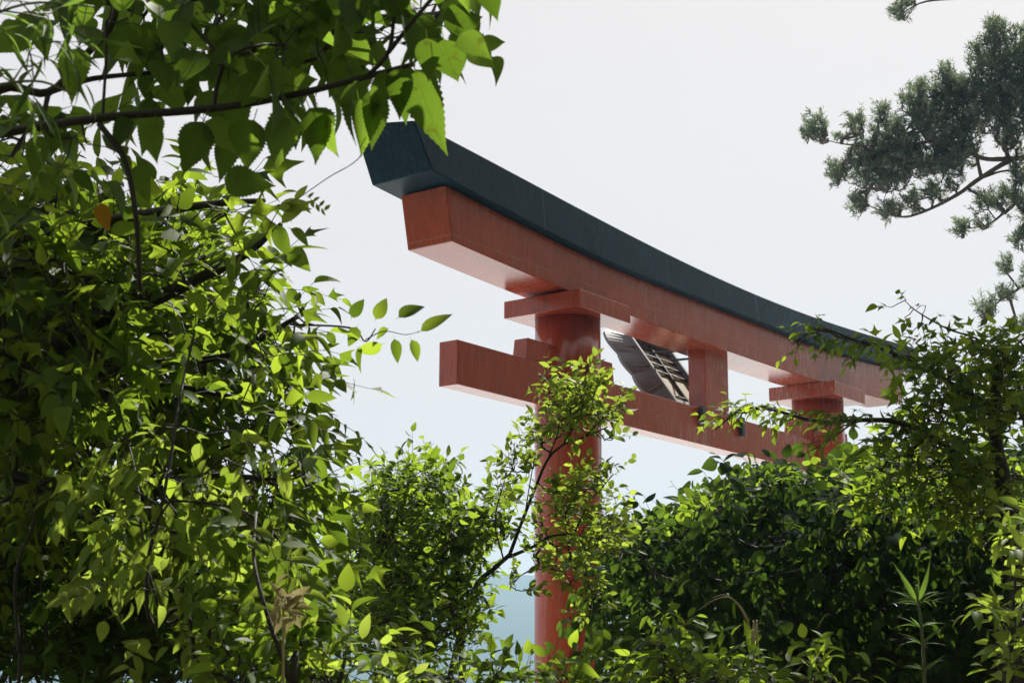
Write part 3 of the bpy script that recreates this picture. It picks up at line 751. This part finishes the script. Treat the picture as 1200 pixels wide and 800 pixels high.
# ---- bushes along the bottom
def bush(name, label, base, blobs, n, kinds, size, step, mat, length=.16, stems=4, group=None, bark=BARKD, up=.6, droop=.25, tilt=.5, twr=.0013, facing=None):
    b = at(*base); q = Plant(name, label, 'bush', gnd(b), bark, group)
    A = sum(x[2]*x[3] for x in blobs)
    for x in blobs[:max(stems, 1)]:
        c = at(x[0], x[1], x[4])
        q.stem([gnd(b + R.normal(0, .06, 3)), (b*.5 + c*.5) + R.normal(0, .08, 3) + np.array([0, 0, -.2]), c], .014, .004, 'stem')
    for x in blobs:
        pts = sample_blob(x, max(3, int(n * x[2]*x[3] / A))); c = at(x[0], x[1] + x[3]*.7, x[4] + .2*x[5])
        q.fill(pts, c, length, kinds, size, step, out=.7, upw=up, rnd=.45, tilt=tilt, droop=droop, facing=facing)
    q.finish(mat, twr=twr, maxlink=.8); return q

LOW = 'bushes along the foot of the picture'
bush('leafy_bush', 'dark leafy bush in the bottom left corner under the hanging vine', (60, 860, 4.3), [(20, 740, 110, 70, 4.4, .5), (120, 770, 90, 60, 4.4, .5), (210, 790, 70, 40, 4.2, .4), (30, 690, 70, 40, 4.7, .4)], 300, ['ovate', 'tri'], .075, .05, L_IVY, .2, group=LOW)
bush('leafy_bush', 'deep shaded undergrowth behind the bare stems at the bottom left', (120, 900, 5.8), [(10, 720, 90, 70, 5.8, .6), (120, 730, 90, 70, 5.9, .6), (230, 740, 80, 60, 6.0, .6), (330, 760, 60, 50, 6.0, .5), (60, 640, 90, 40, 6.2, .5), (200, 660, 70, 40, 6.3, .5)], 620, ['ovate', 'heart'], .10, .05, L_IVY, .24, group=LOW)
bush('leafy_bush', 'mid green bush at the foot of the slanting stem, below the withered leaves', (330, 860, 3.5), [(300, 790, 60, 34, 3.4, .3), (370, 785, 50, 28, 3.5, .3), (265, 745, 40, 36, 3.6, .3), (350, 740, 34, 24, 3.6, .25), (330, 690, 36, 28, 3.9, .25), (380, 680, 20, 30, 4.2, .25)], 150, ['ovate', 'ovate2'], .058, .04, L_SHRUB, .13, group=LOW)
bush('leafy_bush', 'bright low bush with pale pointed leaves left of the red pillar foot', (420, 870, 3.3), [(405, 770, 20, 12, 3.3, .15), (440, 800, 34, 14, 3.3, .2), (385, 800, 30, 14, 3.3, .2)], 20, ['ovate2', 'ovate'], .05, .034, L_VINE, .1, group=LOW)
bush('leafy_bush', 'green bush crossing in front of the red pillar foot', (620, 880, 4.2), [(540, 802, 50, 14, 4.2, .25), (610, 806, 50, 12, 4.2, .25), (680, 802, 50, 16, 4.2, .25), (740, 797, 40, 18, 4.1, .25), (480, 795, 40, 20, 4.3, .25)], 120, ['ovate', 'ovate2'], .05, .034, L_SHRUB, .1, group=LOW)
bush('leafy_bush', 'soft green low bush with feathery tips under the creeper mound', (830, 880, 4.0), [(790, 790, 40, 20, 4.0, .25), (860, 800, 60, 20, 4.0, .25), (950, 804, 60, 14, 4.0, .25), (770, 745, 16, 18, 4.1, .15)], 95, ['ovate2', 'lance'], .05, .028, L_SHRUB, .12, group=LOW)

# ---- fine-leaved shrub left of the pillar
sh = [(455, 600, 42, 32, 7.0, .5), (500, 575, 38, 26, 7.0, .5), (480, 630, 74, 40, 7.0, .6), (535, 615, 40, 34, 7.0, .5), (432, 645, 30, 24, 7.0, .4), (470, 690, 70, 36, 7.0, .6), (535, 655, 26, 26, 6.9, .4),
      (500, 722, 50, 34, 6.8, .5), (430, 595, 18, 10, 7, .3), (478, 560, 14, 12, 7, .2), (580, 605, 18, 22, 7, .3), (525, 745, 40, 24, 6.7, .4), (460, 752, 54, 34, 6.6, .5), (548, 705, 10, 26, 6.8, .2), (450, 556, 8, 6, 7, .1), (598, 622, 14, 18, 7, .25), (440, 700, 60, 50, 7.6, .5), (500, 660, 60, 50, 7.8, .5)]
b = bush('fine_leaved_shrub', 'rounded dark shrub with many small leaves left of the near red pillar', (500, 950, 7.0), sh, 1050, ['small', 'small2'], .058, .03, L_SHRUB, .17, stems=7, up=.5, twr=.0016)

# ---- sapling with fresh leaves in front of the pillar
b0 = at(520, 900, 7.4)
p = Plant('sapling', 'slender sapling with fresh yellow-green leaves crossing in front of the near red pillar', 'sapling', gnd(b0), BARKD)
p.stem([gnd(at(520, 900, 7.4)), at(520, 880, 7.4)] + path((535, 760, 7.3), (556, 690, 7.0), (578, 667, 6.7), (597, 650, 6.4)), .018, .009, 'trunk')
p.stem(path((597, 650, 6.4), (612, 610, 6.4), (627, 572, 6.4), (642, 538, 6.4), (660, 521, 6.4), (684, 512, 6.4), (712, 500, 6.4)), .008, .003)
p.stem(path((597, 652, 6.4), (627, 639, 6.35), (646, 628, 6.3), (672, 626, 6.3), (705, 632, 6.3)), .008, .003)
p.stem(path((642, 538, 6.4), (655, 500, 6.4), (650, 470, 6.4), (632, 440, 6.4)), .004, .002)
p.stem(path((660, 521, 6.4), (682, 480, 6.4), (686, 440, 6.4), (690, 424, 6.4)), .004, .002)
p.stem(path((684, 512, 6.4), (712, 486, 6.4), (735, 472, 6.4)), .003, .0015)
p.stem(path((615, 603, 6.4), (622, 560, 6.4), (628, 530, 6.4)), .003, .0015)
p.stem(path((672, 626, 6.3), (690, 590, 6.3), (715, 560, 6.3)), .004, .002)
p.stem(path((590, 655, 6.4), (580, 610, 6.45), (592, 560, 6.45)), .004, .002)
sb = [(638, 440, 9, 6, 6.4, .1), (648, 462, 16, 14, 6.4, .15), (682, 458, 24, 18, 6.4, .25), (686, 432, 9, 9, 6.4, .08), (703, 488, 22, 14, 6.4, .25), (722, 478, 14, 7, 6.4, .15), (660, 500, 28, 18, 6.4, .3), (628, 520, 20, 14, 6.4, .2),
      (598, 540, 11, 10, 6.4, .12), (585, 575, 12, 18, 6.45, .15), (612, 550, 18, 18, 6.4, .2), (705, 514, 16, 5, 6.4, .15), (640, 480, 10, 14, 6.4, .15), (692, 478, 26, 18, 6.4, .25), (670, 485, 20, 20, 6.4, .25)]
for x in sb: p.fill(sample_blob(x, max(3, int(x[2]*x[3]/20))), at(x[0]-8, x[1]+14, x[4]), 0.09, ['small', 'small'], .046, .022, out=.5, upw=.5, tilt=.55, droop=.2)
sb2 = [(685, 572, 30, 16, 6.3, .3), (712, 556, 14, 10, 6.3, .15), (655, 588, 26, 16, 6.3, .25), (665, 606, 36, 16, 6.3, .3), (705, 600, 28, 22, 6.3, .3), (690, 645, 36, 20, 6.3, .3), (650, 655, 26, 16, 6.3, .25), (672, 680, 20, 14, 6.3, .2),
       (715, 640, 20, 30, 6.3, .3), (640, 625, 18, 14, 6.3, .2), (600, 690, 24, 6, 6.3, .12), (700, 700, 14, 18, 6.3, .15), (690, 722, 12, 12, 6.3, .12), (628, 668, 14, 8, 6.3, .12)]
for x in sb2: p.fill(sample_blob(x, max(3, int(x[2]*x[3]/25))), at(x[0], x[1]+16, x[4]), .10, ['small', 'small'], .046, .022, out=.5, upw=.5, tilt=.55, droop=.2)
p.finish(L_SAPL, twr=.0013, maxlink=.6)

# ---- bank of creeper on the right
b0 = at(900, 900, 8.2)
p = Plant('creeper_mound', 'tall mound of dark creeper with drooping heart-shaped leaves right of the near pillar', 'creeper', gnd(b0), BARKD)
for (x, y, d) in ((760, 640, 8), (830, 600, 8.2), (900, 570, 8.3), (980, 580, 8.3), (1060, 600, 8.3), (1150, 620, 8.2), (800, 720, 7.8), (900, 690, 8), (1000, 690, 8), (1100, 700, 8)):
    bb = at(x + R.uniform(-40, 40), 900, d); p.stem([gnd(bb), (bb + at(x, y, d))/2 + R.normal(0, .12, 3), at(x, y, d)], .025, .006, 'stem')
mound = [(708, 645), (722, 630), (750, 630), (785, 626), (815, 608), (842, 594), (872, 586), (905, 578), (950, 574), (985, 576), (1040, 574), (1120, 545), (1230, 540), (1230, 830), (735, 830), (712, 760), (705, 690)]
up_out = dict(out=.45, upw=.25, rnd=.5, tilt=.4, droop=.6, facing=toward*.8)
p.fill([q for q in sample_poly(mound, 1600, 7.4, 8.9)], at(930, 700, 8.6), .26, ['heart', 'heart', 'small', 'small2'], .074, .04, **up_out)
p.fill(sample_poly([(890, 560), (1230, 560), (1230, 820), (960, 820), (900, 700)], 760, 8.4, 10), at(1050, 700, 8.8), .26, ['heart'], .11, .045, **up_out)
young = Leaves()  # rim leaves: a brighter leaf colour stands in for sunlight on the rim
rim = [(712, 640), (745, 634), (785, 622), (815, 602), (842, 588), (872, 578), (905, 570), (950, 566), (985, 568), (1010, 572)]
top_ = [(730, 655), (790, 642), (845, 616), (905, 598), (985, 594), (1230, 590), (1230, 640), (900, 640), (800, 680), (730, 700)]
p.fill(sample_poly(top_, 420, 8.8, 10.6), at(980, 720, 9.4), .28, ['heart'], .12, .05, out=.4, upw=.3, rnd=.5, tilt=.35, droop=.2)
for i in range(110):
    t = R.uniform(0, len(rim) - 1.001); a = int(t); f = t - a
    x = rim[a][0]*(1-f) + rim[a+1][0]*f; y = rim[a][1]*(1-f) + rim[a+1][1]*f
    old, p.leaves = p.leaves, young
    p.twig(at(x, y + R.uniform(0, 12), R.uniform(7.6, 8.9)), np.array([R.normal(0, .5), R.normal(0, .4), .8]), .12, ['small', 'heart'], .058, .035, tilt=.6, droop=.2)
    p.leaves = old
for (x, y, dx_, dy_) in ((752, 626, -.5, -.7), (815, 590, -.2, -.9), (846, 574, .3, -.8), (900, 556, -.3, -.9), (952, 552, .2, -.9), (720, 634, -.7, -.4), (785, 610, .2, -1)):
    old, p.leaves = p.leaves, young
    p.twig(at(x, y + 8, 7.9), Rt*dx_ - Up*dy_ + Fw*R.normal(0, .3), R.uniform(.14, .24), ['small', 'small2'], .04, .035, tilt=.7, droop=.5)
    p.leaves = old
young.build('rim_lit_leaves', L_SHRUB, p.o, p.base)
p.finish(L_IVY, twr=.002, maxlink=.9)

# ---- maple behind the bank, two boughs reaching left across the gate
b0 = at(1190, 850, 6.6)
p = Plant('maple_tree', 'maple with lobed leaves on the right, two boughs reaching across the far red pillar', 'tree', gnd(b0), BARKD)
p.stem([gnd(b0), b0] + path((1195, 700, 6.6), (1180, 590, 6.6), (1165, 500, 6.6), (1170, 430, 6.6)), .06, .02, 'trunk')
p.stem(path((1180, 590, 6.6), (1120, 530, 6.5), (1060, 497, 6.4), (1015, 492, 6.35), (960, 494, 6.3), (905, 480, 6.25), (868, 480, 6.2), (838, 504, 6.2)), .016, .002)
p.stem(path((1168, 480, 6.6), (1120, 452, 6.5), (1080, 430, 6.45), (1045, 413, 6.4), (1000, 398, 6.35), (960, 385, 6.3), (928, 404, 6.3)), .012, .002)
p.stem(path((1170, 430, 6.6), (1150, 400, 6.6), (1110, 385, 6.55), (1075, 365, 6.5), (1060, 352, 6.5)), .006, .0015)
p.stem(path((1170, 430, 6.6), (1190, 405, 6.6), (1220, 380, 6.6)), .008, .003)
p.stem(path((1000, 495, 6.35), (965, 520, 6.3), (935, 535, 6.3)), .004, .0015)
def spray(line, n, size, d, kinds=('tri', 'ovate2', 'maple', 'ovate2'), ln=.10, sp=9, facing=None):
    for i in range(n):
        t = R.uniform(0, len(line) - 1.001); a = int(t); f = t - a
        x = line[a][0]*(1-f) + line[a+1][0]*f; y = line[a][1]*(1-f) + line[a+1][1]*f
        p.twig(at(x + R.normal(0, sp*.5), y + R.normal(0, sp*.4), d + R.normal(0, .1)), np.array([-.5 + R.normal(0, .5), R.normal(0, .6), R.normal(0.05, .25)]), ln, list(kinds), size, .035, tilt=.35, droop=.3, facing=facing)
spray([(1020, 490), (960, 492), (905, 478), (868, 482), (842, 500)], 52, .052, 6.25)
spray([(1075, 425), (1040, 410), (1000, 396), (960, 386), (935, 400)], 46, .05, 6.33)
spray([(985, 500), (960, 515), (945, 525)], 3, .07, 6.3)
for x in ((1075, 437, 26, 8, 6.4, .3), (1110, 440, 40, 26, 6.5, .4), (1160, 425, 40, 24, 6.6, .4), (1195, 420, 26, 20, 6.6, .4), (1066, 512, 26, 16, 6.4, .3), (1100, 490, 45, 26, 6.5, .4), (1160, 480, 45, 30, 6.6, .5), (1195, 480, 30, 40, 6.6, .5),
          (1040, 550, 26, 14, 6.5, .3), (1090, 545, 50, 26, 6.6, .4), (1160, 550, 50, 34, 6.7, .5), (1060, 585, 60, 24, 6.7, .4), (1150, 600, 60, 30, 6.8, .5)):
    p.fill(sample_blob(x, max(4, int(x[2]*x[3]/24))), at(x[0]+15, x[1]+25, x[4]), .15, ['maple', 'tri', 'ovate', 'ovate2'], .066, .038, out=.5, upw=.3, rnd=.5, tilt=.4, droop=.3)
for (x, y) in ((1062, 352), (1085, 358), (1060, 372), (1080, 378), (1098, 372), (1066, 392), (1085, 398), (1105, 392), (1120, 398), (1045, 360)):
    p.twig(at(x, y, 6.5), np.array([R.normal(-.3, .6), R.normal(0, .5), R.normal(.2, .3)]), .06, ['tri', 'ovate'], .055, .05, tilt=.5)
p.finish(L_MAPLE, twr=.0016, maxlink=.9)

# ---- bright shrub in the right bottom corner
bush('bright_shrub', 'bright green shrub with long leaves in the lower right corner', (1210, 900, 4.6), [(1190, 670, 18, 22, 4.7, .2), (1195, 720, 30, 26, 4.6, .25), (1170, 745, 18, 16, 4.6, .2), (1205, 790, 36, 24, 4.5, .25), (1215, 640, 16, 30, 4.8, .25)],
     60, ['ovate2', 'lance', 'ovate'], .07, .04, L_VINE, .13, stems=5, facing=toward*.3)

# ---- young bamboo shoot against the dark bank
b0 = at(1085, 830, 4.6)
p = Plant('bamboo_shoot', 'young bamboo shoot with whorls of narrow leaves before the dark bank', 'bamboo', gnd(b0), STALK)
ax = [(1085, 830, 4.6), (1083, 780, 4.6), (1080, 735, 4.6), (1076, 705, 4.6), (1074, 685, 4.6)]
p.stem([gnd(b0)] + path(*ax), .006, .003, 'cane')
for (x, y) in ((1083, 785), (1080, 755), (1079, 735), (1076, 708), (1075, 705)):
    for s in (-1, 1, -.6, .7, -.85, .9):
        dr = Rt*s*R.uniform(.7, 1) + Up*R.uniform(.1, .75) + Fw*R.normal(0, .4)
        p.leaves.add('bamb', at(x, y, 4.6), dr, -Fw*.4 + np.array([0, 0, 1]) + R.normal(0, .2, 3), R.uniform(.07, .10))
for s, l in ((-.45, .13), (.42, .14), (.1, .08)): p.leaves.add('bamb', at(1074.5, 706, 4.6), Rt*s + Up*.9, -Fw, l)
p.finish(L_BAMB, connect=False)

# ---- dry grass stalks arching over the bottom bushes
p = Plant('dry_grass', 'pair of pale dry grass stalks arching over the low bush under the bank', 'grass stalk', gnd(at(882, 830, 4.1)), STRAW)
p.stem([gnd(at(884, 830, 4.1))] + path((885, 800, 4.1), (882, 755, 4.1), (874, 720, 4.1), (856, 700, 4.1), (836, 703, 4.1), (818, 715, 4.1)), .0028, .001, 'stalk')
p.stem([gnd(at(890, 830, 4.1))] + path((890, 800, 4.12), (884, 752, 4.12), (870, 716, 4.12), (852, 697, 4.12), (834, 700, 4.12)), .0024, .001, 'stalk')

# ---- withered cluster, single yellow leaf, loose tendril
b0 = at(345, 860, 3.15)
p = Plant('withered_sprig', 'sprig of withered cream leaves hanging beside the slanting dark stem', 'dead leaves', gnd(b0), STRAW)
p.stem([gnd(b0)] + path((332, 790, 3.15), (326, 730, 3.15), (328, 700, 3.15)), .003, .002, 'stem')
for i in range(24):
    a = R.uniform(-1.3, 1.3); dr = Rt*math.cos(a)*R.uniform(.4, 1)*(1 if R.random() < .75 else -1) - Up*math.sin(a) + Fw*R.normal(0, .4)
    p.leaves.add('ovate2', at(336 + R.normal(0, 11), 703 + R.normal(0, 10), 3.15 + R.normal(0, .03)), dr, -Fw*.5 + R.normal(0, .5, 3) + np.array([0, 0, .5]), R.uniform(.03, .055))
p.finish(L_DEAD, connect=False)
b0 = at(118, 238, 3.0)
p = Plant('yellow_sprig', 'single orange-yellow leaf caught on a twig among the green leaves', 'leaf', tuple(b0), BARKD)
p.stem(path((112, 205, 3.02), (116, 228, 3.0), (119, 240, 3.0)), .0016, .001, 'stem')
p.leaves.add('ovate', b0, -Up + Rt*.2, -Fw + R.normal(0, .2, 3), .055); p.finish(L_YELL, connect=False)
b0 = at(318, 255, 3.6)
p = Plant('vine_tendril', 'bare thread-like tendril slanting up to the dark tip of the roof beam', 'tendril', tuple(b0), BARKD)
p.stem(path((305, 290, 3.62), (326, 247, 3.55), (350, 232, 3.4), (385, 208, 3.1), (420, 186, 2.75), (436, 150, 2.62)), .0012, .0009, 'stem')
for (x, y, s) in ((338, 238, .05), (345, 234, .045), (330, 262, .07), (326, 245, .07), (340, 268, .06)): p.leaves.add('ovate2', at(x, y, 3.5), Rt*R.uniform(.3, 1) - Up*R.uniform(-.6, .4), -Fw*.5 + R.normal(0, .4, 3), s)
for i in range(7): p.leaves.add('small', at(361 + i*3.2, 232 + i*2.4, 3.3), Rt*(.4) - Up*(1 if i % 2 else -.4), -Fw + R.normal(0, .3, 3), .018)
p.tw.append(np.array(path((358, 228, 3.3), (370, 238, 3.3), (381, 247, 3.3)))); p.targets.append(p.tw[-1][0])
p.finish(L_VINE, connect=False, twr=.0006)

# ---- cedar high on the right, farther off
DC = 27.0
b0 = at(1330, 900, DC)
p = Plant('cedar_tree', 'hazy cedar with tufted sprays hanging into the top right corner', 'tree', gnd(b0), CEDARBARK)
p.stem([gnd(b0), b0] + path((1325, 500, DC), (1318, 200, DC), (1310, -100, DC), (1305, -350, DC)), .42, .12, 'trunk')
for pts, r in ((((1318, 150, DC), (1240, 180, DC), (1190, 186, DC-.2), (1150, 208, DC-.3), (1122, 228, DC-.4), (1085, 247, DC-.5), (1055, 254, DC-.6), (1015, 240, DC-.6)), .065),
               (((1190, 186, DC-.2), (1150, 185, DC-.3), (1110, 165, DC-.5), (1060, 170, DC-.6), (1000, 170, DC-.7), (970, 165, DC-.7)), .05),
               (((1150, 208, DC-.3), (1140, 170, DC-.3), (1120, 135, DC-.4), (1110, 100, DC-.4)), .035), (((1315, 60, DC), (1240, 80, DC), (1180, 90, DC), (1160, 50, DC)), .08),
               (((1318, 200, DC), (1260, 215, DC), (1200, 232, DC), (1160, 262, DC), (1130, 268, DC)), .05), (((1318, 300, DC), (1260, 310, DC), (1210, 330, DC), (1175, 350, DC), (1158, 366, DC)), .05),
               (((1312, -40, DC), (1220, -20, DC), (1140, -4, DC), (1085, 2, DC), (1058, 15, DC)), .05), (((1150, 208, DC-.3), (1180, 200, DC-.2), (1215, 205, DC)), .03)):
    p.stem(path(*pts), r, r*.15)
cb = [(956,154,16,22),(1004,152,10,20),(988,163,10,5),(1034,134,9,12),(1046,166,32,26),(982,203,12,16),(1012,190,24,20),(1060,192,40,22),(1080,122,26,24),(1108,92,10,18),(1114,112,20,20),(1122,176,28,30),(1169,38,17,16),
      (1160,77,26,34),(1178,112,28,32),(1198,70,22,40),(1184,154,22,26),(1056,16,10,14),(1066,4,10,5),(1006,240,11,16),(1046,248,18,11),(1070,238,12,13),(1092,230,18,8),(1108,218,18,8),(985,205,10,8),(1153,238,16,13),(1182,236,18,16),
      (1128,268,10,13),(1152,264,12,6),(1196,282,9,16),(1180,312,9,11),(1158,363,12,14),(1180,345,13,8),(1197,382,13,8),(1194,200,9,26),(1210,250,14,30),(1215,330,16,20),(1100,150,36,30),(1036,212,34,16),(1150,130,30,30),(1130,105,20,14),(1100,196,30,14),(1215,120,20,60)]
for x in cb:
    dr = .35 + .012*x[2]
    n = max(6, int(x[2]*x[3]/4))
    pts = sample_blob((*x, DC - .3, dr), n); c = at(x[0]+10, x[1]+x[3]*.8, DC)
    for q in pts:
        d = norm(q - c)*.6 + np.array([0, 0, .55]) + R.normal(0, .35, 3)
        p.twig(q, d, R.uniform(.08, .19), ['spike'], .085, .0085, spread=32, tilt=.9, droop=.1, jit=.022, up=R.normal(0, 1, 3))
p.finish(L_CEDAR, twr=.006, maxlink=1.2)
